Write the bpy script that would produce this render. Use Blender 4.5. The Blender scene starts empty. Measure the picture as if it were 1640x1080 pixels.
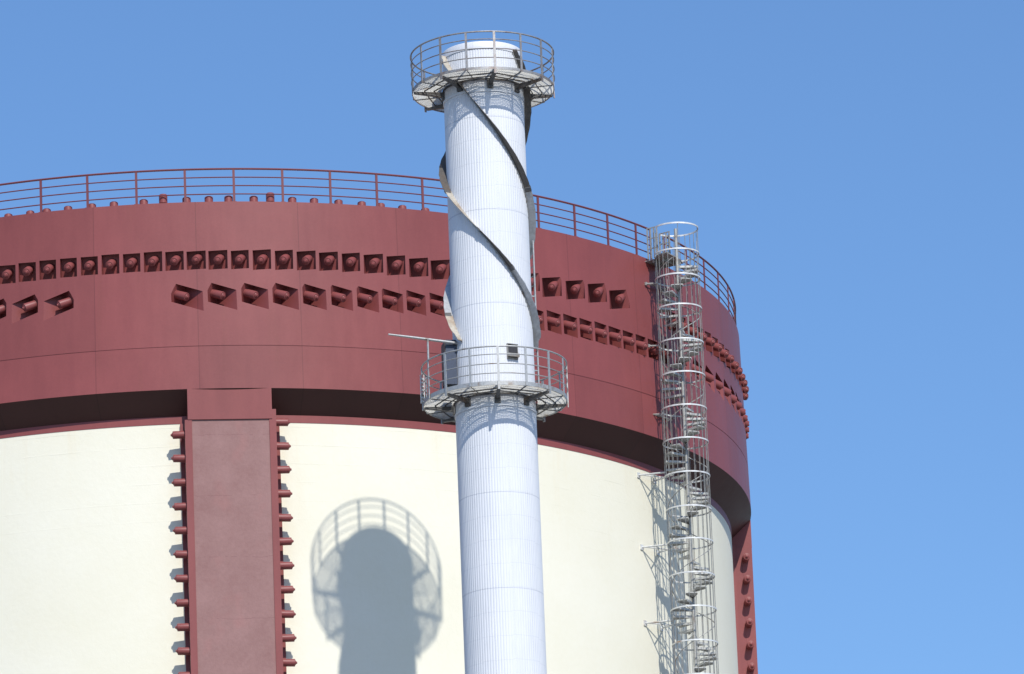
import bpy, bmesh, math, random
from math import sin, cos, pi, radians as R_
from mathutils import Vector, Matrix
random.seed(7)
scene = bpy.context.scene
EYE = 1.7                                    # eye height above the ground

# ------------------------------------------------------------------ camera
PPX, PPY, FPX, PITCH, ROLL = -4.58, 340.37, 8997.2, 0.249658, -0.03902
cam_d = bpy.data.cameras.new('camera'); cam = bpy.data.objects.new('camera', cam_d)
scene.collection.objects.link(cam); scene.camera = cam
cam_d.sensor_width = 36.0; cam_d.sensor_fit = 'HORIZONTAL'
cam_d.lens = FPX * 36.0 / 1640.0
cam_d.shift_x = -PPX / 1640.0; cam_d.shift_y = PPY / 1640.0
cam_d.clip_start = 1.0; cam_d.clip_end = 6000.0
f_ = Vector((0, cos(PITCH), sin(PITCH))); u_ = Vector((0, -sin(PITCH), cos(PITCH))); r_ = Vector((1, 0, 0))
r2 = cos(ROLL) * r_ + sin(ROLL) * u_; u2 = -sin(ROLL) * r_ + cos(ROLL) * u_
m = Matrix.Identity(4)
for i in range(3):
    m[i][0] = r2[i]; m[i][1] = u2[i]; m[i][2] = -f_[i]
m[2][3] = EYE
cam.matrix_world = m

# ------------------------------------------------------------------ sky and sun
SAZ, SEL = 0.31018, 0.76776
world = bpy.data.worlds.new('World'); scene.world = world; world.use_nodes = True
wn = world.node_tree; bg = wn.nodes['Background']
sky = wn.nodes.new('ShaderNodeTexSky'); sky.sky_type = 'NISHITA'; sky.sun_disc = False
sky.sun_elevation = SEL; sky.altitude = 0
sun_vec = Vector((cos(SEL) * sin(SAZ), -cos(SEL) * cos(SAZ), sin(SEL)))
sky.sun_rotation = math.atan2(sun_vec.x, sun_vec.y)
sky.air_density = 1.1; sky.dust_density = 0.7; sky.ozone_density = 10.0
wn.links.new(sky.outputs[0], bg.inputs[0]); bg.inputs[1].default_value = 0.148
sun_d = bpy.data.lights.new('sun', 'SUN'); sun = bpy.data.objects.new('sun', sun_d)
scene.collection.objects.link(sun)
sun_d.energy = 4.4; sun_d.angle = R_(0.53); sun_d.color = (1.0, 0.955, 0.88)
sun.rotation_euler = sun_vec.to_track_quat('Z', 'Y').to_euler(); sun.location = (60, -60, 120)
vs = scene.view_settings
vs.view_transform = 'Standard'; vs.look = 'None'; vs.gamma = 1.0; vs.exposure = 0.0
vs.use_curve_mapping = False

# ------------------------------------------------------------------ materials
def new_mat(name):
    mt = bpy.data.materials.new(name); mt.use_nodes = True
    nt = mt.node_tree; return mt, nt, nt.nodes['Principled BSDF']
def nd(nt, t, **kw):
    n = nt.nodes.new(t)
    for k, v in kw.items(): setattr(n, k, v)
    return n
def math_(nt, op, a, b=None, c=None):
    n = nt.nodes.new('ShaderNodeMath'); n.operation = op
    for i, v in enumerate((a, b, c)):
        if v is None: continue
        if isinstance(v, (int, float)): n.inputs[i].default_value = v
        else: nt.links.new(v, n.inputs[i])
    return n.outputs[0]
def ramp(nt, fac, stops):
    n = nt.nodes.new('ShaderNodeValToRGB'); nt.links.new(fac, n.inputs[0])
    e = n.color_ramp.elements
    while len(e) < len(stops): e.new(0.5)
    for el, (p, c) in zip(e, stops): el.position = p; el.color = (*c, 1)
    return n.outputs[0]
def noise(nt, vec, scale, detail=6, rough=0.6, stretch=None):
    if stretch:
        mp = nd(nt, 'ShaderNodeMapping'); mp.inputs['Scale'].default_value = stretch
        nt.links.new(vec, mp.inputs[0]); vec = mp.outputs[0]
    n = nd(nt, 'ShaderNodeTexNoise'); n.inputs['Scale'].default_value = scale
    n.inputs['Detail'].default_value = detail; n.inputs['Roughness'].default_value = rough
    nt.links.new(vec, n.inputs['Vector']); return n.outputs[0]
def mixc(nt, fac, a, b, mode='MIX'):
    n = nd(nt, 'ShaderNodeMix', data_type='RGBA', blend_type=mode)
    if isinstance(fac, (int, float)): n.inputs[0].default_value = fac
    else: nt.links.new(fac, n.inputs[0])
    for s, v in ((6, a), (7, b)):
        if isinstance(v, tuple): n.inputs[s].default_value = (*v, 1)
        else: nt.links.new(v, n.inputs[s])
    return n.outputs[2]
def bump(nt, bsdf, h, strength, dist):
    n = nd(nt, 'ShaderNodeBump'); n.inputs['Strength'].default_value = strength
    n.inputs['Distance'].default_value = dist; nt.links.new(h, n.inputs['Height'])
    nt.links.new(n.outputs[0], bsdf.inputs['Normal'])

def paint_mat(name, base, seams=False, rough=0.5, vary=0.12):
    mt, nt, b = new_mat(name)
    tc = nd(nt, 'ShaderNodeTexCoord'); o = tc.outputs['Object']
    n1 = noise(nt, o, 0.35, 4, 0.55); n2 = noise(nt, o, 3.0, 6, 0.65, (1, 1, 0.18)); n3 = noise(nt, o, 14.0, 3, 0.7)
    s = math_(nt, 'ADD', math_(nt, 'MULTIPLY', n1, 0.5), math_(nt, 'ADD', math_(nt, 'MULTIPLY', n2, 0.3), math_(nt, 'MULTIPLY', n3, 0.2)))
    lo = tuple(c * (1 - vary) for c in base); hi = tuple(min(1, c * (1 + vary)) for c in base)
    col = ramp(nt, s, [(0.35, lo), (0.65, hi)])
    if seams:
        sep = nd(nt, 'ShaderNodeSeparateXYZ'); nt.links.new(o, sep.inputs[0])
        ang = math_(nt, 'ARCTAN2', sep.outputs[0], math_(nt, 'MULTIPLY', sep.outputs[1], -1.0))
        t = math_(nt, 'FRACT', math_(nt, 'ADD', math_(nt, 'DIVIDE', math_(nt, 'ADD', ang, R_(7.45)), R_(10.0)), 50.0))
        d = math_(nt, 'ABSOLUTE', math_(nt, 'SUBTRACT', t, 0.5))            # 0.5 at the seam
        line = math_(nt, 'GREATER_THAN', d, 0.5 - 0.0042)
        plate = nd(nt, 'ShaderNodeTexWhiteNoise', noise_dimensions='2D')
        cmb = nd(nt, 'ShaderNodeCombineXYZ')
        idx = math_(nt, 'FLOOR', math_(nt, 'ADD', math_(nt, 'DIVIDE', math_(nt, 'ADD', ang, R_(7.45)), R_(10.0)), 50.0))
        nt.links.new(idx, cmb.inputs[0])
        nt.links.new(math_(nt, 'GREATER_THAN', sep.outputs[2], 48.2 + EYE), cmb.inputs[1])
        nt.links.new(cmb.outputs[0], plate.inputs['Vector'])
        shade = ramp(nt, plate.outputs['Value'], [(0.0, (0.93, 0.93, 0.93)), (1.0, (1.05, 1.03, 1.04))])
        col = mixc(nt, 1.0, col, shade, 'MULTIPLY')
        col = mixc(nt, math_(nt, 'MULTIPLY', line, 0.45), col, tuple(c * 0.45 for c in base))
        # fine rust runs below the pocket row
        run = noise(nt, o, 2.2, 5, 0.6, (1, 1, 0.06))
        rr = ramp(nt, run, [(0.60, (0, 0, 0)), (0.78, (1, 1, 1))])
        col = mixc(nt, math_(nt, 'MULTIPLY', rr, 0.22), col, (base[0] * 0.8, base[1] * 1.1, base[2] * 0.7))
    nt.links.new(col, b.inputs['Base Color'])
    b.inputs['Roughness'].default_value = rough
    nt.links.new(math_(nt, 'ADD', math_(nt, 'MULTIPLY', n2, 0.18), rough - 0.09), b.inputs['Roughness'])
    b.inputs['Specular IOR Level'].default_value = 0.32
    bump(nt, b, math_(nt, 'ADD', n1, math_(nt, 'MULTIPLY', n3, 0.08)), 0.35, 0.03)
    return mt
RED = (0.230, 0.062, 0.060)
M = {}
M['red_paint'] = paint_mat('red_paint', RED, seams=True, rough=0.42)
M['red_plain'] = paint_mat('red_paint_plain', RED, rough=0.45)
M['red_rail'] = paint_mat('red_rail_paint', (0.165, 0.048, 0.056), rough=0.5)
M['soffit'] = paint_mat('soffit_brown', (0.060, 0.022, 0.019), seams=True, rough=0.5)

def concrete_panel():
    mt, nt, b = new_mat('painted_concrete_panel')
    o = nd(nt, 'ShaderNodeTexCoord').outputs['Object']
    n1 = noise(nt, o, 0.9, 6, 0.6); n2 = noise(nt, o, 9.0, 6, 0.7)
    col = ramp(nt, math_(nt, 'ADD', math_(nt, 'MULTIPLY', n1, 0.6), math_(nt, 'MULTIPLY', n2, 0.4)),
               [(0.36, (0.242, 0.124, 0.116)), (0.5, (0.27, 0.148, 0.138)), (0.66, (0.305, 0.17, 0.16))])
    st = noise(nt, o, 1.1, 4, 0.5, (1, 1, 0.7))
    col = mixc(nt, ramp(nt, st, [(0.60, (0, 0, 0)), (0.70, (0.35, 0.35, 0.35))]), col, (0.33, 0.15, 0.14))
    # horizontal pour lines with a wavering edge
    sep = nd(nt, 'ShaderNodeSeparateXYZ'); nt.links.new(o, sep.inputs[0])
    zz = math_(nt, 'ADD', sep.outputs[2], math_(nt, 'MULTIPLY', noise(nt, o, 2.5, 4), 0.14))
    fr = math_(nt, 'FRACT', math_(nt, 'DIVIDE', math_(nt, 'SUBTRACT', zz, 45.42 + EYE + 0.07), 1.9))
    ln = math_(nt, 'LESS_THAN', fr, 0.009)
    ln = math_(nt, 'MULTIPLY', ln, math_(nt, 'GREATER_THAN', noise(nt, o, 1.7, 2), 0.47))
    col = mixc(nt, math_(nt, 'MULTIPLY', ln, 0.6), col, (0.2, 0.09, 0.09))
    nt.links.new(col, b.inputs['Base Color']); b.inputs['Roughness'].default_value = 0.8
    bump(nt, b, math_(nt, 'ADD', n2, math_(nt, 'MULTIPLY', n1, 2)), 0.4, 0.02)
    return mt
M['panel'] = concrete_panel()

def cream_wall():
    mt, nt, b = new_mat('cream_painted_concrete')
    o = nd(nt, 'ShaderNodeTexCoord').outputs['Object']
    n1 = noise(nt, o, 0.25, 5, 0.55); n2 = noise(nt, o, 6.0, 6, 0.7)
    col = ramp(nt, math_(nt, 'ADD', math_(nt, 'MULTIPLY', n1, 0.7), math_(nt, 'MULTIPLY', n2, 0.3)),
               [(0.35, (0.74, 0.71, 0.57)), (0.65, (0.78, 0.755, 0.635))])
    sep = nd(nt, 'ShaderNodeSeparateXYZ'); nt.links.new(o, sep.inputs[0])
    wob = noise(nt, o, 1.5, 3)
    zz = math_(nt, 'ADD', sep.outputs[2], math_(nt, 'MULTIPLY', wob, 0.05))
    fr = math_(nt, 'FRACT', math_(nt, 'DIVIDE', zz, 0.58))
    ln = math_(nt, 'LESS_THAN', fr, 0.06)
    ln = math_(nt, 'MULTIPLY', ln, ramp(nt, noise(nt, o, 0.7, 4), [(0.46, (0, 0, 0)), (0.6, (1, 1, 1))]))
    # brown run marks from the joint above
    run = noise(nt, o, 1.6, 5, 0.6, (1, 1, 0.10))
    top = ramp(nt, math_(nt, 'DIVIDE', math_(nt, 'SUBTRACT', sep.outputs[2], 42.0 + EYE), 4.0), [(0.0, (0, 0, 0)), (1.0, (1, 1, 1))])
    ln = math_(nt, 'MULTIPLY', ln, top)
    col = mixc(nt, math_(nt, 'MULTIPLY', ln, 0.07), col, (0.45, 0.42, 0.33))
    rr = math_(nt, 'MULTIPLY', ramp(nt, run, [(0.56, (0, 0, 0)), (0.72, (1, 1, 1))]), top)
    col = mixc(nt, math_(nt, 'MULTIPLY', rr, 0.33), col, (0.70, 0.60, 0.40))
    nt.links.new(col, b.inputs['Base Color']); b.inputs['Roughness'].default_value = 0.8
    bump(nt, b, math_(nt, 'ADD', math_(nt, 'ADD', n2, math_(nt, 'MULTIPLY', n1, 3)), math_(nt, 'MULTIPLY', ln, 0.7)), 0.5, 0.012)
    return mt
M['cream'] = cream_wall()

def chimney_sheet():
    mt, nt, b = new_mat('white_coated_sheet')
    o = nd(nt, 'ShaderNodeTexCoord').outputs['Object']
    n1 = noise(nt, o, 1.2, 5, 0.6, (1, 1, 0.4)); n2 = noise(nt, o, 12.0, 4, 0.6, (1, 1, 0.15))
    col = ramp(nt, math_(nt, 'ADD', math_(nt, 'MULTIPLY', n1, 0.6), math_(nt, 'MULTIPLY', n2, 0.4)),
               [(0.35, (0.635, 0.655, 0.69)), (0.65, (0.705, 0.72, 0.75))])
    sep = nd(nt, 'ShaderNodeSeparateXYZ'); nt.links.new(o, sep.inputs[0])
    ang = math_(nt, 'ARCTAN2', sep.outputs[0], math_(nt, 'MULTIPLY', sep.outputs[1], -1.0))
    # each sheet row is staggered a little from column to column
    colm = math_(nt, 'FLOOR', math_(nt, 'DIVIDE', math_(nt, 'ADD', ang, 10.0), R_(45.0)))
    zz = math_(nt, 'ADD', sep.outputs[2], math_(nt, 'MULTIPLY', math_(nt, 'FRACT', math_(nt, 'MULTIPLY', colm, 0.618)), 0.07))
    minor = math_(nt, 'LESS_THAN', math_(nt, 'FRACT', math_(nt, 'DIVIDE', math_(nt, 'SUBTRACT', zz, 48.62 + EYE - 50 * 0.69), 0.69)), 0.024)
    major = math_(nt, 'LESS_THAN', math_(nt, 'FRACT', math_(nt, 'DIVIDE', math_(nt, 'SUBTRACT', sep.outputs[2], 48.58 + EYE - 20 * 2.76), 2.76)), 0.0085)
    j = math_(nt, 'MAXIMUM', math_(nt, 'MULTIPLY', minor, 0.20), math_(nt, 'MULTIPLY', major, 0.5))
    col = mixc(nt, j, col, (0.33, 0.36, 0.42))
    # rivet lines up the sheet laps
    tf = math_(nt, 'FRACT', math_(nt, 'DIVIDE', math_(nt, 'ADD', ang, 10.0), R_(28.0)))
    lap = math_(nt, 'LESS_THAN', tf, 0.035)
    dot = math_(nt, 'LESS_THAN', math_(nt, 'FRACT', math_(nt, 'DIVIDE', sep.outputs[2], 0.085)), 0.42)
    col = mixc(nt, math_(nt, 'MULTIPLY', math_(nt, 'MULTIPLY', lap, dot), 0.28), col, (0.33, 0.36, 0.42))
    nt.links.new(col, b.inputs['Base Color']); b.inputs['Roughness'].default_value = 0.42
    bump(nt, b, math_(nt, 'SUBTRACT', n1, math_(nt, 'MULTIPLY', j, 0.6)), 0.4, 0.02)
    return mt
M['sheet'] = chimney_sheet()

def metal(name, base, rust=None, amt=0.3, metallic=0.5, rough=0.5, scale=3.0):
    mt, nt, b = new_mat(name)
    o = nd(nt, 'ShaderNodeTexCoord').outputs['Object']
    n1 = noise(nt, o, scale, 6, 0.65); n2 = noise(nt, o, scale * 7, 3)
    col = ramp(nt, n2, [(0.3, tuple(c * 0.82 for c in base)), (0.7, tuple(min(1, c * 1.15) for c in base))])
    if rust:
        col = mixc(nt, ramp(nt, n1, [(0.62 - amt * 0.5, (0, 0, 0)), (0.78 - amt * 0.4, (1, 1, 1))]), col, rust)
    nt.links.new(col, b.inputs['Base Color']); b.inputs['Metallic'].default_value = metallic
    b.inputs['Roughness'].default_value = rough
    return mt
M['galv'] = metal('galvanised_steel', (0.40, 0.405, 0.40), (0.20, 0.13, 0.08), 0.12)
M['galv_bright'] = metal('bright_galvanised_steel', (0.66, 0.67, 0.66), (0.28, 0.16, 0.09), 0.12, 0.2, 0.5, 1.5)
M['stair'] = metal('stair_galvanised_steel', (0.36, 0.36, 0.34), (0.17, 0.11, 0.07), 0.18, 0.3, 0.55, 2.5)
M['rusty'] = metal('weathered_steel', (0.34, 0.335, 0.33), (0.22, 0.16, 0.13), 0.34)
M['grate'] = metal('grating_steel', (0.62, 0.62, 0.59), (0.35, 0.28, 0.2), 0.06, 0.0, 0.55)
M['bracket'] = metal('bracket_steel', (0.11, 0.11, 0.11), (0.10, 0.07, 0.05), 0.25, 0.3, 0.6)
M['strake'] = metal('strake_sheet', (0.36, 0.35, 0.315), (0.26, 0.20, 0.14), 0.26, 0.5, 0.42, 1.3)
M['bar'] = metal('cage_bar_steel', (0.27, 0.27, 0.255), (0.17, 0.11, 0.07), 0.16, 0.4, 0.5, 2.5)
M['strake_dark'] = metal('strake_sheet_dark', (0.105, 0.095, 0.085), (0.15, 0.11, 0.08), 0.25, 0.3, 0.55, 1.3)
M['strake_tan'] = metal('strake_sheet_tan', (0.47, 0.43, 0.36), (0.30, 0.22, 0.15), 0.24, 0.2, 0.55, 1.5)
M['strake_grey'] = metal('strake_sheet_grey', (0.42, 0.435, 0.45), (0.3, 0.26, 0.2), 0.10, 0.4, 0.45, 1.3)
M['tread'] = metal('tread_steel', (0.47, 0.47, 0.445), (0.2, 0.14, 0.09), 0.1, 0.15, 0.5)
M['dark'] = metal('dark_opening', (0.03, 0.03, 0.035), None, 0, 0.0, 0.7)
M['strake_shade'] = metal('strake_shade_blue_grey', (0.030, 0.045, 0.08), None, 0, 0.1, 0.5)  # shade below the strake put into the colour of the added box

def ground_mat():
    mt, nt, b = new_mat('gravel_yard')
    o = nd(nt, 'ShaderNodeTexCoord').outputs['Object']
    n1 = noise(nt, o, 0.03, 5); n2 = noise(nt, o, 2.0, 6, 0.7)
    col = ramp(nt, math_(nt, 'ADD', math_(nt, 'MULTIPLY', n1, 0.6), math_(nt, 'MULTIPLY', n2, 0.4)),
               [(0.35, (0.17, 0.165, 0.155)), (0.65, (0.23, 0.225, 0.21))])
    nt.links.new(col, b.inputs['Base Color']); b.inputs['Roughness'].default_value = 0.9
    bump(nt, b, n2, 0.4, 0.02); return mt
M['ground'] = ground_mat()

# ------------------------------------------------------------------ mesh helpers
class MB:
    def __init__(s): s.v = []; s.f = []
    def add(s, vs_, fs): n = len(s.v); s.v += [tuple(p) for p in vs_]; s.f += [tuple(n + i for i in q) for q in fs]
    def box(s, lo, hi, mat=None):
        x0, y0, z0 = lo; x1, y1, z1 = hi
        p = [(x0,y0,z0),(x1,y0,z0),(x1,y1,z0),(x0,y1,z0),(x0,y0,z1),(x1,y0,z1),(x1,y1,z1),(x0,y1,z1)]
        if mat is not None: p = [mat @ Vector(q) for q in p]
        s.add(p, [(0,3,2,1),(4,5,6,7),(0,1,5,4),(1,2,6,5),(2,3,7,6),(3,0,4,7)])
    def tube(s, pts, r, n=8, closed=False, caps=True):
        pts = [Vector(p) for p in pts]; N = len(pts); rings = []
        up = Vector((0, 0, 1)); ref = None
        for i, p in enumerate(pts):
            if closed: d = pts[(i + 1) % N] - pts[i - 1]
            else: d = pts[min(i + 1, N - 1)] - pts[max(i - 1, 0)]
            d.normalize()
            if ref is None: ref = up if abs(d.z) < 0.9 else Vector((1, 0, 0))
            a = d.cross(ref).normalized(); b = a.cross(d).normalized()
            if not closed or abs(d.z) > 0.9: ref = b if abs(d.dot(up)) > 0.5 else ref
            rr = r[i] if isinstance(r, (list, tuple)) else r
            rings.append([p + rr * (cos(2*pi*k/n) * a + sin(2*pi*k/n) * b) for k in range(n)])
        vs_ = [q for rg in rings for q in rg]; fs = []
        for i in range(N if closed else N - 1):
            j = (i + 1) % N
            for k in range(n):
                l = (k + 1) % n
                fs.append((i*n+k, i*n+l, j*n+l, j*n+k))
        if not closed and caps:
            fs.append(tuple(range(n))[::-1]); fs.append(tuple((N-1)*n + k for k in range(n)))
        s.add(vs_, fs)
    def ring(s, r, z, t, n=96, k=6, a0=0, a1=360, c=(0, 0)):
        full = abs(a1 - a0) >= 360
        cnt = n if full else n + 1
        pts = [(c[0] + r*sin(R_(a0 + (a1-a0)*i/n)), c[1] - r*cos(R_(a0 + (a1-a0)*i/n)), z) for i in range(cnt)]
        s.tube(pts, t, k, closed=full)
    def band(s, r0, r1, z0, z1, n=96, a0=0, a1=360):
        """closed ring of rectangular section"""
        full = abs(a1 - a0) >= 360; vs_ = []; fs = []; cnt = n if full else n + 1
        for i in range(cnt):
            a = R_(a0 + (a1 - a0) * i / n); sx, cx = sin(a), -cos(a)
            vs_ += [(r0*sx, r0*cx, z0), (r1*sx, r1*cx, z0), (r1*sx, r1*cx, z1), (r0*sx, r0*cx, z1)]
        for i in range(n):
            a = 4*i; b = 4*((i+1) % cnt)
            for k in range(4):
                l = (k+1) % 4; fs.append((a+k, b+k, b+l, a+l))
        if not full: fs += [(0,1,2,3), (4*n+3, 4*n+2, 4*n+1, 4*n)]
        s.add(vs_, fs)
    def lathe(s, prof, n=360, closed=False, a0=0, a1=360, rf=None):
        full = abs(a1 - a0) >= 360; cnt = n if full else n + 1; P = len(prof); vs_ = []; fs = []
        for i in range(cnt):
            t = a0 + (a1 - a0) * i / n; a = R_(t); dr = rf(i) if rf else 0
            for r, z in prof: vs_.append(((r+dr)*sin(a), -(r+dr)*cos(a), z))
        for i in range(n):
            j = (i + 1) % cnt
            for k in range(P if closed else P - 1):
                l = (k + 1) % P
                fs.append((i*P+k, j*P+k, j*P+l, i*P+l))
        s.add(vs_, fs)
    def mesh(s, name, mat, smooth=None):
        me = bpy.data.meshes.new(name); me.from_pydata(s.v, [], s.f); me.update()
        bm = bmesh.new(); bm.from_mesh(me); bmesh.ops.recalc_face_normals(bm, faces=bm.faces); bm.to_mesh(me); bm.free()
        if mat: me.materials.append(mat)
        if smooth:
            me.polygons.foreach_set('use_smooth', [True] * len(me.polygons)); me.set_sharp_from_angle(angle=R_(smooth))
        return me
    def obj(s, name, mat, parent=None, smooth=None):
        return link(name, s.mesh(name, mat, smooth), parent)
def link(name, me, parent=None):
    o = bpy.data.objects.new(name, me); scene.collection.objects.link(o)
    if parent is not None: o.parent = parent
    return o
def thing(name, loc, label, cat):
    o = bpy.data.objects.new(name, None); scene.collection.objects.link(o); o.location = loc
    o['label'] = label; o['category'] = cat; return o
def Z(z): return z + EYE                    # measured heights are relative to the eye
def cyl(r, th, z): a = R_(th); return Vector((r*sin(a), -r*cos(a), z))
def frame(origin, xa, ya, za):
    mm = Matrix.Identity(4)
    for i in range(3): mm[i][0] = xa[i]; mm[i][1] = ya[i]; mm[i][2] = za[i]; mm[i][3] = origin[i]
    return mm

# ------------------------------------------------------------------ ground
g = MB(); n = 64
g.add([(0, 0, 0)] + [(3000*cos(2*pi*i/n), 3000*sin(2*pi*i/n), 0) for i in range(n)], [(0, 1+i, 1+(i+1) % n) for i in range(n)])
go = g.obj('ground', M['ground']); go['kind'] = 'structure'; go['label'] = 'pale gravel yard around the round building'

# ------------------------------------------------------------------ the round building
BX, BY = -9.9246, 180.6711
RW, RG, RGT = 17.305, 17.993, 17.885
ZB, ZT, ZS, ZC, ZSEAM = Z(46.856), Z(52.791), Z(46.197), Z(45.962), Z(48.20)
bld = thing('containment_building', (BX, BY, 0), 'huge round cream concrete building with maroon ring girder and railing on top', 'building')
def rg(z): return RG + (RGT - RG) * (z - ZB) / (ZT - ZB)

w = MB(); w.lathe([(RW, 0), (RW, ZS + 0.3)], 480); w.obj('wall', M['cream'], bld, 30)
w = MB(); w.lathe([(RW - 0.03, ZC), (RW + 0.012, ZC), (RW + 0.012, ZS + 0.02), (RW - 0.03, ZS + 0.02)], 480, closed=True)
w.obj('ledge_band', M['red_plain'], bld, 30)
w = MB(); w.lathe([(0.01, ZT + 2.6)] + [(15.2 * sin(R_(a)), ZT - 0.6 + 3.2 * cos(R_(a))) for a in range(6, 91, 6)] + [(15.2, ZT - 1.5)], 120)
w.obj('dome_roof', M['cream'], bld, 30)

# ring girder, hollow ring with pockets cut along the tendon directions
gd = MB(); gz = 0.010
gd.lathe([(RG, ZB), (rg(ZSEAM) , ZSEAM - 0.012), (rg(ZSEAM) - 0.012, ZSEAM - 0.012), (rg(ZSEAM) - 0.012, ZSEAM + 0.012), (rg(ZSEAM), ZSEAM + 0.012),
          (RGT, ZT), (15.3, ZT), (15.3, ZS), (RW + 0.013, ZS)], 600, closed=True)
gme = gd.mesh('ring_girder', M['red_paint'])
front = [-2.56 + 0.653*k for k in range(-3, 19)] + [9.19 + 0.633*k for k in range(1, 7)] + [13.65, 14.27, 14.89]
families = [(-6.0, 50.93, front), (55.0, 49.78, [-14.45 + 0.6585*k for k in range(24)]), (55.0, 51.0, [1.30 + 0.685*k for k in range(14)]),
            (-65.0, 49.78, [14.545 - 0.6585*k for k in range(6)]), (115.0, 49.75, [-14.55 + 0.6585*k for k in range(18)])]
cut = MB(); spots = []
for phi, zc, us in families:
    TILT = R_(16 if phi == -6.0 else 22)
    for u in us:
        th = phi + math.degrees(math.asin(u / RG))
        if th < -20 or th > 93: continue
        z = Z(zc + (0.16 if phi == -6.0 and th > 45 else 0.08 if phi == -6.0 and th > 42 else 0)); r = rg(z); C = cyl(r, th, z)
        a = R_(phi); d = Vector((sin(a)*cos(TILT), -cos(a)*cos(TILT), -sin(TILT)))
        lat = Vector((cos(a), sin(a), 0)); up = lat.cross(d)
        if up.z < 0: up = -up
        fm = frame(C, lat, d, up)
        hw = 0.275 + random.uniform(-0.014, 0.014); hh = 0.29 + random.uniform(-0.014, 0.014); ob = (1 - cos(R_(th - phi))) / 0.42; back = 0.29 + 0.11 * ob if phi == -6.0 else (0.22 + 0.08 * ob if zc == 51.0 else (0.33 if phi == 115.0 else 0.23 + 0.19 * ob))
        cut.box((-hw, -back, -hh), (hw, 2.0, hh), fm)
        tw = Matrix.Identity(4)
        if phi == -6.0: tw = Matrix.Translation((0.03, -back, 0.07)) @ Matrix.Rotation(R_(10), 4, 'Z') @ Matrix.Rotation(R_(-15), 4, 'X') @ Matrix.Translation((0, back, 0))
        spots.append((fm @ tw, back + (0.06 if phi == -6.0 else 0)))
gobj = link('ring_girder', gme, bld)
cme = cut.mesh('cutter', None); cobj = link('cutter', cme)
cobj.location = (BX, BY, 0)
bm_ = gobj.modifiers.new('cut', 'BOOLEAN'); bm_.operation = 'DIFFERENCE'; bm_.solver = 'EXACT'; bm_.object = cobj
bpy.context.view_layer.update()
dg = bpy.context.evaluated_depsgraph_get()
nm = bpy.data.meshes.new_from_object(gobj.evaluated_get(dg)); nm.name = 'ring_girder_cut'
gobj.modifiers.clear(); gobj.data = nm
bpy.data.objects.remove(cobj)
if not nm.materials: nm.materials.append(M['red_paint'])
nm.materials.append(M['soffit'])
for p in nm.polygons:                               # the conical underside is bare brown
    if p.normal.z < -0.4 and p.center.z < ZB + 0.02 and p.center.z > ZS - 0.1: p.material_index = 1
nm.polygons.foreach_set('use_smooth', [True]*len(nm.polygons)); nm.set_sharp_from_angle(angle=R_(20))

# anchor cap: a can with rounded shoulder, end ring and small grease nipple; axis +Y
def cap_mesh(name, r, L, nip=0.045):
    mb = MB(); prof = [(0.0, r*1.0), (L*0.12, r*1.0), (L*0.12, r*0.94), (L - 0.025, r*0.94), (L - 0.005, r*0.90), (L, r*0.82), (L, r*0.60), (L + 0.02, r*0.52), (L + 0.03, nip), (L + 0.06, nip*0.8), (L + 0.065, 0.004)]
    n = 20; vs_ = []; fs = []
    for y, q in prof:
        for k in range(n): vs_.append((q*cos(2*pi*k/n), y, q*sin(2*pi*k/n)))
    for i in range(len(prof)-1):
        for k in range(n):
            l = (k+1) % n; fs.append((i*n+k, i*n+l, (i+1)*n+l, (i+1)*n+k))
    fs.append(tuple(range(n))); fs.append(tuple((len(prof)-1)*n+k for k in range(n)))
    mb.add(vs_, fs); return mb.mesh(name, M['red_plain'], 35)
capme = cap_mesh('anchor_cap', 0.138, 0.41)
for fm, back in spots:
    o = link('anchor_cap', capme, gobj)
    o.matrix_local = fm @ Matrix.Translation((random.uniform(-.015, .015), -back, random.uniform(-.015, .015)))
    o['group'] = 'tendon anchor caps in the girder pockets'

# caps standing on the deck behind the rim
rimcap = MB(); rimcap.lathe([(0.001, 0.30), (0.09, 0.30), (0.125, 0.275), (0.13, 0.25), (0.13, 0.0)], 20)
rimme = rimcap.mesh('deck_cap', M['red_plain'], 35)
tall = MB(); tall.lathe([(0.001, 0.42), (0.11, 0.42), (0.13, 0.40), (0.13, 0.14), (0.11, 0.13), (0.11, 0.0)], 20)
tallme = tall.mesh('deck_cap_tall', M['red_plain'], 35)
for th in (-18.6, -16.4, -14.09, -12.37, -10.17, -7.75, -5.53, -2.55, -0.61, 1.7, 3.9, 5.85, 8.35, 10.0, 12.2, 14.4, 16.9, 19.3, 21.3, 23.6, 26.1):
    vis = 0.17 - 0.0045 * abs(th - 6); big = th in (-0.61, 10.0)
    o = link('deck_cap', tallme if big else rimme, gobj)
    o.location = cyl(17.62, th, ZT + (0.085 + vis - 0.30 if not big else -0.07))
    o['group'] = 'round caps on the deck behind the rim'

# roof railing
RR = 17.80; rail = MB()
rail.ring(RR, ZT + 1.07, 0.032, 400, 6, 58.9, 416.25)
hr = rail.obj('railing', M['red_rail'], bld, 40)
for f in (0.25, 0.5, 0.75):
    mb = MB(); mb.ring(RR, ZT + 1.07*f, 0.019, 400, 6, 58.9, 416.25); mb.obj('railing_bar', M['red_rail'], hr, 40)
pm = MB(); pm.box((-0.036, -0.018, 0), (0.036, 0.018, 1.07)); pm.box((-0.07, -0.06, 0), (0.07, 0.06, 0.02))
pme = pm.mesh('railing_post', M['red_rail'])
posts = [-22.3, -17.6, -12.76, -8.04, -3.18, 1.60, 6.38, 11.18, 15.96, 20.73, 25.6, 30.2, 34.7, 39.16, 44.05, 48.93, 53.6, 56.25, 58.9, 63.9, 68.73, 73.7, 78.68, 83.5, 88.3, 93.1]
th = 97.9
while th < 337: posts.append(th); th += 4.8
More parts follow.
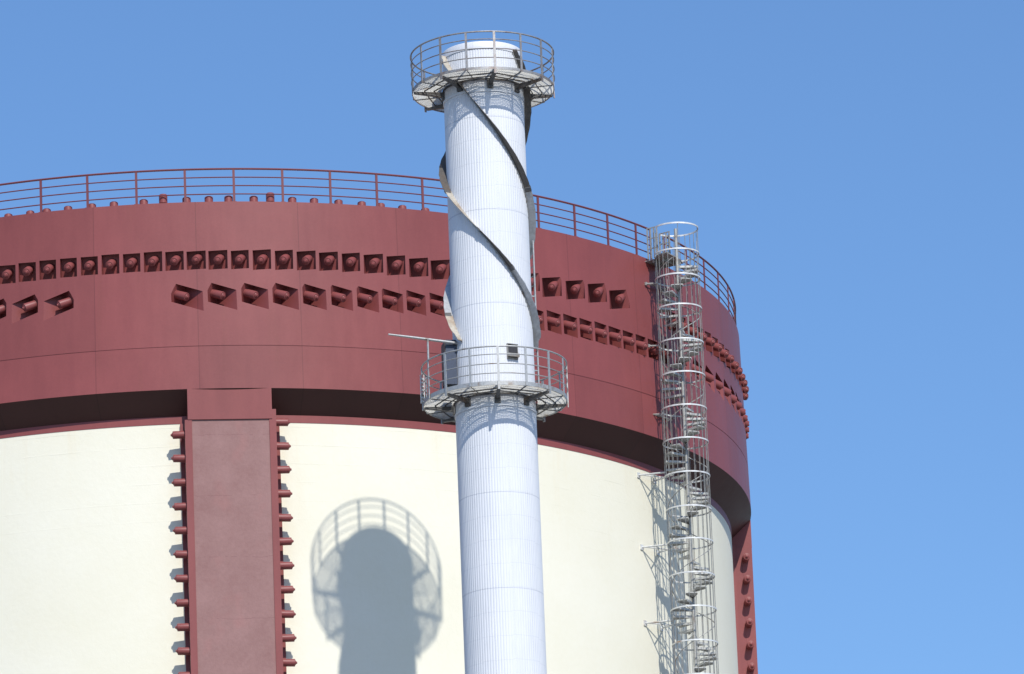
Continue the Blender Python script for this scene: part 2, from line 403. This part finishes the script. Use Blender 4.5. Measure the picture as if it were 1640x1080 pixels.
for th in posts:
    if 150 < th < 300 and False: continue
    o = link('railing_post', pme, hr); o.location = cyl(RR, th, ZT + 0.002); o.rotation_euler = (0, 0, R_(th))

# vertical buttresses with tendon bolts on both flanks
boltme = cap_mesh('tendon_bolt', 0.125, 0.40, 0.04)
def buttress(thc, nb, zlow):
    hw = 1.285                                        # half width of the face
    def pl(x, y, z):                                  # local: x along the face, y outward
        a = R_(thc); return Vector((x*cos(a) + y*sin(a), x*sin(a) - y*cos(a), z))
    fm = frame((0, 0, 0), Vector((cos(R_(thc)), sin(R_(thc)), 0)), Vector((sin(R_(thc)), -cos(R_(thc)), 0)), Vector((0, 0, 1)))
    yo = 17.90; zc = Z(45.90)
    mb = MB(); 
    def slab(x0, x1, y0, y1, z0, z1): mb.box((x0, y0, z0), (x1, y1, z1), fm)
    slab(-hw - 0.082, hw + 0.082, 16.9, yo - 0.02, 0, zc + 0.002)      # core
    slab(-hw - 0.09, -hw + 0.12, yo - 0.30, yo + 0.035, 0, zc - 0.004)  # steel corner angles
    slab(hw - 0.12, hw + 0.09, yo - 0.30, yo + 0.035, 0, zc + 0.30)
    b = mb.obj('buttress', M['red_plain'], bld)
    mb = MB(); slab_ = mb.box((-hw + 0.0, 16.9, zc), (hw - 0.03, yo + 0.055, ZB - 0.0 + 0.02), fm)
    mb.obj('buttress_head', M['red_plain'], b)
    mb = MB(); mb.box((-hw + 0.122, yo - 0.03, 0), (hw - 0.122, yo + 0.008, zc - 0.002), fm)
    mb.obj('face_panel', M['panel'], b)
    mb = MB()                                         # bearing strips on the wall at each flank
    for s in (-1, 1):
        x0, x1 = sorted((s*(hw + 0.08), s*(hw + 0.215)))
        mb.box((x0, 16.9, 0), (x1, 17.34, ZC - 0.02), fm)
    mb.obj('bearing_strip', M['red_plain'], b)
    for s, z0 in ((-1, 45.50), (1, 45.85)):
        for i in range(nb):
            z = Z(z0 - 0.745*i)
            if z < zlow: break
            p = fm @ Vector((s*(hw + 0.06), 17.70, z))
            ax = (fm.to_3x3() @ Vector((s, 0, 0))).normalized(); yy = ax; zz = Vector((0, 0, 1)); xx = yy.cross(zz)
            o = link('tendon_bolt', boltme, b); o.matrix_local = frame(p, xx, yy, zz) @ Matrix.Rotation(random.uniform(-.03, .03), 4, 'X')
            o['group'] = 'tendon bolts on the buttress flanks'
buttress(5.43, 12, Z(37.0)); buttress(95.43, 12, Z(37.0))

# ------------------------------------------------------------------ chimney
CX, CY = -0.2263, 152.6659
RC, RH = 1.136, 2.0505
ZTOP, Z1, Z2 = Z(53.608), Z(53.5985), Z(44.3026)
chm = thing('chimney', (CX, CY, 0), 'tall slim white ribbed chimney with spiral fins and two railed platforms', 'chimney')
NR = 90; K = 8
def rib(i): return (0.0, 0.0, -0.002, -0.009, -0.009, -0.002, 0.0, 0.0)[i % K] + 0.006
sh = MB()
prof = [(RC, 0), (RC, ZTOP - 0.22)]
sh.lathe(prof, NR * K, rf=rib)
sh.obj('shell', M['sheet'], chm, 60)
# smooth rim band, mouth and inner liner
sh = MB(); sh.lathe([(RC + 0.02, ZTOP - 0.23), (RC + 0.02, ZTOP - 0.03), (RC + 0.005, ZTOP), (RC - 0.10, ZTOP + 0.01), (RC - 0.16, ZTOP + 0.0), (RC - 0.16, ZTOP - 3.0)], 160)
sh.obj('rim', M['sheet'], chm, 40)
sh = MB(); sh.lathe([(RC - 0.2, ZTOP - 2.9), (0.001, ZTOP - 2.9)], 60); sh.obj('flue_bottom', M['dark'], chm)

# helical strakes
def strake(z_at0, slope, t0, t1, mat, pieces):
    mb = MB(); n = int((t1 - t0) / 3); ri, ro, hb = RC - 0.01, RC + 0.222, 0.011
    vs_ = []; fs = []
    for i in range(n + 1):
        th = t0 + (t1 - t0) * i / n; z = Z(z_at0 - slope * th)
        wv = 0.006 * sin(i * 1.7) + random.uniform(-0.004, 0.004)
        w_ = ro if i > 2 and i < n - 2 else ro - 0.06
        e = 0.014 * (w_ - ri) / 0.2
        for r, dz in ((ri, -hb), (w_ + wv, -hb + e), (w_ + wv, hb + e), (ri, hb)):
            vs_.append(cyl(r, th, z + dz))
    for i in range(n):
        a = 4*i; b = a + 4
        for k in range(4):
            l = (k+1) % 4; fs.append((a+k, b+k, b+l, a+l))
    fs += [(0, 1, 2, 3), (4*n+3, 4*n+2, 4*n+1, 4*n)]
    mb.add(vs_, fs)
    # lip along the outer edge, splice plates and the clips that fix the fin to the shell
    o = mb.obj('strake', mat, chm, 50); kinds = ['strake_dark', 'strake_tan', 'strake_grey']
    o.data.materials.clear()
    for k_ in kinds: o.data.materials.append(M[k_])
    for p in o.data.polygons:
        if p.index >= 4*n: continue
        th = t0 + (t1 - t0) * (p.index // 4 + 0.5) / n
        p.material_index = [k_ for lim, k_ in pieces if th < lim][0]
    lip = MB(); pts_ = []
    vs_ = []; fs = []
    for i in range(n + 1):
        th = t0 + (t1 - t0) * i / n; z = Z(z_at0 - slope * th)
        low = -0.05 if (i // 1) % 2 else -0.095
        for r, dz in ((RC + 0.004, low), (RC + 0.030, low), (RC + 0.030, -0.012), (RC + 0.004, -0.012)):
            vs_.append(cyl(r, th, z + dz))
    for i in range(n):
        a = 4*i; b = a + 4
        for k in range(4):
            l = (k+1) % 4; fs.append((a+k, b+k, b+l, a+l))
    lip.add(vs_, fs); lip.obj('strake_flange', M['galv'], o, 50)
    for th, _k in pieces[:-1]:
        sp = MB(); z = Z(z_at0 - slope * th); d = 1.6
        a_, b_ = -0.024, 0.036
        sp.add([cyl(ri + .05, th-d, z+slope*d+a_), cyl(ro + .008, th-d, z+slope*d+a_), cyl(ro + .008, th+d, z-slope*d+a_), cyl(ri + .05, th+d, z-slope*d+a_),
                cyl(ri + .05, th-d, z+slope*d+b_), cyl(ro + .008, th-d, z+slope*d+b_), cyl(ro + .008, th+d, z-slope*d+b_), cyl(ri + .05, th+d, z-slope*d+b_)],
               [(0,3,2,1),(4,5,6,7),(0,1,5,4),(1,2,6,5),(2,3,7,6),(3,0,4,7)])
        sp.obj('splice_plate', M['bracket'], o)
SL = 0.0292; ZE = 44.85; ZU = 53.42
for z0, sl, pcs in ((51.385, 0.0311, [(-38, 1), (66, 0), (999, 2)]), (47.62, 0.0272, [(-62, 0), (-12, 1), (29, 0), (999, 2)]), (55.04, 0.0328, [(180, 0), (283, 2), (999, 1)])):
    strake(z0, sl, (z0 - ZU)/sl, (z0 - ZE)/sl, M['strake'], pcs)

# platforms
def platform(ztop, rot, metal_, name, rustier):
    zf = ztop - 1.10                                  # deck level
    gm = MB(); r0, r1 = RC + 0.06, RH - 0.03
    step = 22.5; nb = 18
    for sct in range(16):                             # bearing bars, straight within each sector
        a0, a1 = rot + sct*step, rot + (sct+1)*step
        for j in range(nb):
            r = r0 + (r1 - r0) * (j + 0.5) / nb; t = 0.002; h = 0.024
            p = [cyl(r-t, a0, 0), cyl(r+t, a0, 0), cyl(r+t, a1, 0), cyl(r-t, a1, 0)]
            top = [v + Vector((0, 0, zf)) for v in p]; bot = [v + Vector((0, 0, zf - h)) for v in p]
            gm.add(bot + top, [(0,3,2,1),(4,5,6,7),(0,1,5,4),(1,2,6,5),(2,3,7,6),(3,0,4,7)])
        for j in range(12):                           # cross bars
            th = a0 + step * (j + 0.5) / 12
            gm.box((-0.0015, r0, zf - 0.021), (0.0015, r1, zf - 0.002), frame((0, 0, 0), Vector((cos(R_(th)), sin(R_(th)), 0)), Vector((sin(R_(th)), -cos(R_(th)), 0)), Vector((0, 0, 1))))
    deck = gm.obj('platform', M['grate'], chm)
    fr = MB()                                         # joists under the grating
    for sct in range(8):
        ac = rot + sct*45 + 22.5
        for rr_ in (0.30, 0.58):
            r = RC + rr_; hwid = r * math.tan(R_(22.5)) * 0.98 * (RC + 0.9) / (RC + 0.9)
            c_ = cyl(r * cos(R_(22.5)), ac, 0); tx = Vector((cos(R_(ac)), sin(R_(ac)), 0)); 
            fr.box((-hwid*0.93, -0.008, zf - 0.062), (hwid*0.93, 0.008, zf - 0.028), frame((c_.x, c_.y, 0), tx, Vector((sin(R_(ac)), -cos(R_(ac)), 0)), Vector((0, 0, 1))))
        fr.tube([cyl(RC + 0.02, ac, zf - 0.055), cyl(RH - 0.04, ac, zf - 0.055)], 0.015, 4)
    fr.band(RC + 0.03, RC + 0.045, zf - 0.07, zf, 96)
    fr.obj('joist', M['bracket'], deck)
    ed = MB(); ed.band(RH - 0.028, RH - 0.012, zf - 0.045, zf + (0.03 if rustier else 0.075), 144); ed.obj('toe_board', metal_, deck, 40)
    hr_ = MB(); hr_.ring(RH, ztop - 0.024, 0.024, 144, 8); rl = hr_.obj('handrail', metal_, deck, 50)
    for f in (0.27, 0.52, 0.77):
        k_ = MB(); k_.ring(RH, zf + f*1.10, 0.015, 144, 6); k_.obj('guard_rail', metal_, deck, 50)
    pb = MB(); pb.box((-0.030, -0.012, -0.045), (0.030, 0.012, 1.07)); pmesh = pb.mesh('railing_post', metal_)
    long_ = MB(); long_.box((-0.034, -0.014, -0.17), (0.034, 0.014, 1.07)); lmesh = long_.mesh('railing_post_long', metal_)
    for i in range(16):
        th = rot + i*step
        o = link('railing_post', pmesh if i % 2 else lmesh, deck); o.location = cyl(RH + 0.006, th, zf); o.rotation_euler = (0, 0, R_(th))
    for i in range(8):                                # tapered cantilever channels
        th = rot + i*45; mm = frame((0, 0, 0), Vector((cos(R_(th)), sin(R_(th)), 0)), Vector((sin(R_(th)), -cos(R_(th)), 0)), Vector((0, 0, 1)))
        b = MB()
        def pr(x0, x1, y0, y1, za0, za1, zb):         # box whose bottom rises outward
            p = [(x0,y0,za0),(x1,y0,za0),(x1,y1,za1),(x0,y1,za1),(x0,y0,zb),(x1,y0,zb),(x1,y1,zb),(x0,y1,zb)]
            b.add([mm @ Vector(q) for q in p], [(0,3,2,1),(4,5,6,7),(0,1,5,4),(1,2,6,5),(2,3,7,6),(3,0,4,7)])
        pr(-0.05, 0.05, RC + 0.005, RH - 0.04, zf - 0.23, zf - 0.13, zf - 0.08)
        pr(-0.085, 0.085, RC + 0.0, RC + 0.07, zf - 0.31, zf - 0.31, zf - 0.079)
        b.obj('bracket', M['bracket'], deck)
    sk = MB(); sk.band(RC + 0.01, RC + 0.028, zf - 0.40, zf - 0.33, 96); sk.obj('clamp_band', M['sheet'], deck, 40)
    return deck
platform(Z1, 10.2, M['rusty'], 'upper', True)
deck2 = platform(Z2, 3.4, M['galv'], 'lower', False)
zf2 = Z2 - 1.10

# hatch on the front above the lower deck
def chframe(th, r, z): return frame(cyl(r, th, z), Vector((cos(R_(th)), sin(R_(th)), 0)), Vector((sin(R_(th)), -cos(R_(th)), 0)), Vector((0, 0, 1)))
hm = chframe(27.5, RC, Z(44.33))
b = MB(); b.box((-0.17, -0.1, 0.0), (-0.145, 0.055, 0.27), hm); b.box((0.145, -0.1, 0.0), (0.17, 0.055, 0.27), hm); b.box((-0.17, -0.1, 0.27), (0.17, 0.06, 0.295), hm)
b.box((-0.17, -0.1, -0.10), (0.17, 0.13, -0.005), hm); b.box((-0.17, -0.1, -0.15), (0.17, 0.045, -0.11), hm)
ho = b.obj('hatch', M['strake'], chm); b = MB(); b.box((-0.143, -0.1, 0.0), (0.143, 0.03, 0.268), hm); b.obj('opening', M['dark'], ho)

# ladder up the back of the chimney from the lower deck
b = MB(); lf = chframe(117, RC + 0.15, 0)
for s in (-0.22, 0.22): b.box((s - 0.02, -0.02, zf2), (s + 0.02, 0.02, Z(48.3)), lf)
z = zf2 + 0.2
while z < Z(48.3): b.tube([lf @ Vector((-0.22, 0, z)), lf @ Vector((0.22, 0, z))], 0.012, 6); z += 0.28
z = zf2 + 1.0
while z < Z(48.0):
    for s in (-0.22, 0.22): b.box((s - 0.012, -0.17, z), (s + 0.012, -0.015, z + 0.03), lf)
    z += 2.2
b.obj('ladder', M['galv'], chm)
# short gate ladder on the left edge of the lower deck
b = MB(); lf = frame(cyl(RH - 0.04, -80, 0), Vector((sin(R_(-86)), -cos(R_(-86)), 0)), Vector((cos(R_(-86)), sin(R_(-86)), 0)), Vector((0, 0, 1)))
for s in (-0.0, 0.10): b.box((s - 0.012, -0.17, zf2 + 0.02), (s + 0.012, -0.14, Z2 - 0.25), lf)
z = zf2 + 0.06
while z < Z2 - 0.32: b.box((0.0, -0.168, z), (0.10, -0.145, z + 0.035), lf); z += 0.11
b.obj('gate_panel', M['galv'], deck2)
# dark box added for the strake's shade, back left of the lower deck
cf = chframe(-78, RC + 0.16, zf2)
b = MB(); b.box((-0.30, -0.16, 0.45), (0.30, 0.14, 1.75), cf); cb = b.obj('shade_box', M['strake_shade'], chm)
b = MB(); b.box((-0.27, 0.142, 0.50), (0.27, 0.155, 1.70), cf); b.box((-0.36, -0.1, 0.30), (0.36, 0.16, 0.34), cf); b.obj('shade_box_front', M['bracket'], cb)
# boom over the left side of the lower deck
b = MB(); b.tube([Vector((-2.93, -1.22, Z2 + 0.685)), Vector((-2.2, -0.98, Z2 + 0.63)), Vector((-1.02, -0.60, Z2 + 0.53))], [0.026, 0.036, 0.042], 10)
bo_ = b.obj('boom', M['galv'], chm, 40)
b = MB(); p0 = cyl(RH - 0.0, -63.5, 0); b.tube([(p0.x, p0.y, Z2 - 0.02), (p0.x, p0.y, Z2 + 0.60)], 0.028, 8); b.obj('boom_post', M['galv'], bo_, 40)

# ------------------------------------------------------------------ spiral staircase
SX, SY, SR = 5.6614, 170.0321, 0.715
st = thing('spiral_staircase', (SX, SY, 0), 'galvanised spiral staircase in a tall round cage on the side of the building', 'staircase')
toB = math.degrees(math.atan2(BX - SX, -(BY - SY)))           # direction of the building axis in the cyl() convention
ZL = Z(36.0); ZR = [53.63, 52.78, 51.96, 50.96, 49.83, 48.75, 47.67, 46.60, 45.50, 44.40, 43.35, 42.26, 41.18, 40.09, 39.01, 37.93, 36.85]
b = MB(); b.tube([(0, 0, 0), (0, 0, Z(53.62))], 0.052, 14); b.obj('center_post', M['stair'], st, 40)
for i, z in enumerate(ZR):
    b = MB(); zz = Z(z)
    if i == 0: b.band(SR - 0.012, SR + 0.008, zz - 0.05, zz, 60, toB + 60, toB + 345)
    else: b.band(SR - 0.012, SR + 0.008, zz - 0.045, zz, 72)
    b.obj('cage_ring', M['galv_bright'], st, 40)
NBAR = 24
for i in range(NBAR):
    th = i * 360 / NBAR + 4
    rel = (th - toB + 180) % 360 - 180
    near = abs((th + 180) % 360 - 180) < 62 or abs((th + 180) % 360 - 180 - 30) < 40
    zt = Z(52.74) if (near and not abs(th - 4) < 1) else Z(53.60)
    b = MB(); b.tube([cyl(SR - 0.022, th, ZL), cyl(SR - 0.022, th, zt)], 0.0105, 6); b.obj('cage_bar', M['bar'], st)
# treads
RISE = 0.2; PER = 12.5; k = 0; z = Z(36.2); treads = []
ph0 = 90 - 360 * (Z(42.26) - Z(36.2)) / (RISE * PER)
tm = MB(); w_ = 16.5
def wedge(mb, z0, z1, r0, r1, a0, a1, n=5):
    mb.band(r0, r1, z0, z1, n, a0, a1)
wedge(tm, -0.025, 0.0, 0.05, SR - 0.05, -w_, w_)
for s in (-w_, w_):                                   # folded edges of the pan tread
    mm = frame((0, 0, 0), Vector((cos(R_(s)), sin(R_(s)), 0)), Vector((sin(R_(s)), -cos(R_(s)), 0)), Vector((0, 0, 1)))
    tm.box((-0.006, 0.05, -0.07), (0.006, SR - 0.05, -0.025), mm)
tme = tm.mesh('tread', M['tread'])
while z < Z(52.5):
    a = ph0 + 360 * (z - Z(36.2)) / (RISE * PER)
    o = link('tread', tme, st); o.location = (0, 0, z); o.rotation_euler = (0, 0, R_(a)); treads.append((z, a))
    z += RISE
hp = []; n = 300
for i in range(n + 1):
    z = Z(36.2) + (Z(52.4) - Z(36.2)) * i / n; a = ph0 + 360 * (z - Z(36.2)) / (RISE * PER)
    hp.append(cyl(SR - 0.07, a, z + 0.95))
b = MB(); b.tube(hp[:int(n*0.95)], 0.016, 6); b.obj('handrail', M['stair'], st, 50)
for z, a in treads[::2]:
    b = MB(); b.tube([cyl(SR - 0.07, a, z), cyl(SR - 0.07, a, z + 0.95)], 0.011, 6); b.obj('baluster', M['stair'], st)
# landing at deck level, bridging back to the rim
b = MB(); b.band(0.05, SR - 0.03, Z(52.66), Z(52.69), 40, toB - 75, toB + 95)
lm = frame((0, 0, 0), Vector((cos(R_(toB)), sin(R_(toB)), 0)), Vector((sin(R_(toB)), -cos(R_(toB)), 0)), Vector((0, 0, 1)))
b.box((-0.33, SR - 0.2, Z(52.655)), (0.33, SR + 0.28, Z(52.685)), lm)
for y in (0.3, 0.65, 1.0): b.box((-0.34, y, Z(52.56)), (0.34, y + 0.04, Z(52.654)), lm)
b.box((-0.37, 0.1, Z(52.55)), (-0.335, SR + 0.26, Z(52.70)), lm)
ld = b.obj('landing', M['stair'], st)
b = MB()
for s in (-0.36, 0.36):
    for y in (0.46, 0.58, 0.70, 0.82): b.box((s - 0.018, y, Z(52.7)), (s + 0.018, y + 0.036, Z(53.72)), lm)
    for z in (53.70, 53.35, 53.02): b.box((s - 0.014, 0.45, Z(z)), (s + 0.014, 0.85, Z(z) + 0.028), lm)
b.obj('landing_gate', M['stair'], ld)
# wall brackets: V arms from the wall to the cage
def wall_bracket(z, Rwall, name='wall_bracket'):
    b = MB(); thw = 55.0
    wx, wy = BX - SX, BY - SY
    ends = []
    for dth in (-1.35, 1.75):
        p = Vector((wx, wy, 0)) + cyl(Rwall, 55.73 + dth, 0)
        p = Vector((p.x, p.y, Z(z)))
        dirc = Vector((p.x, p.y, 0)).normalized(); q = Vector((dirc.x*(SR - 0.01), dirc.y*(SR - 0.01), Z(z) - 0.02))
        b.tube([p, q], 0.028, 6)
        n_ = cyl(1, 55.73 + dth, 0); t_ = Vector((n_.y, -n_.x, 0))
        ps = 0.07 if Rwall == RW else 0.04
        b.box((-ps, -0.02, -ps * 1.2), (ps, 0.035, ps * 1.2), frame(p, t_, n_, Vector((0, 0, 1))))
        ends.append((p, q))
    b.tube([ends[0][0].lerp(ends[0][1], 0.55), ends[1][0].lerp(ends[1][1], 0.1)], 0.02, 6)
    b.tube([ends[1][0].lerp(ends[1][1], 0.55), ends[0][0].lerp(ends[0][1], 0.1)], 0.02, 6)
    b.obj(name, M['galv_bright'] if Rwall == RW else M['stair'], st)
for z in (45.74, 43.40, 40.95, 38.5): wall_bracket(z, RW)
for z in (51.9, 49.85, 47.6): wall_bracket(z, RG - 0.06, 'girder_bracket')
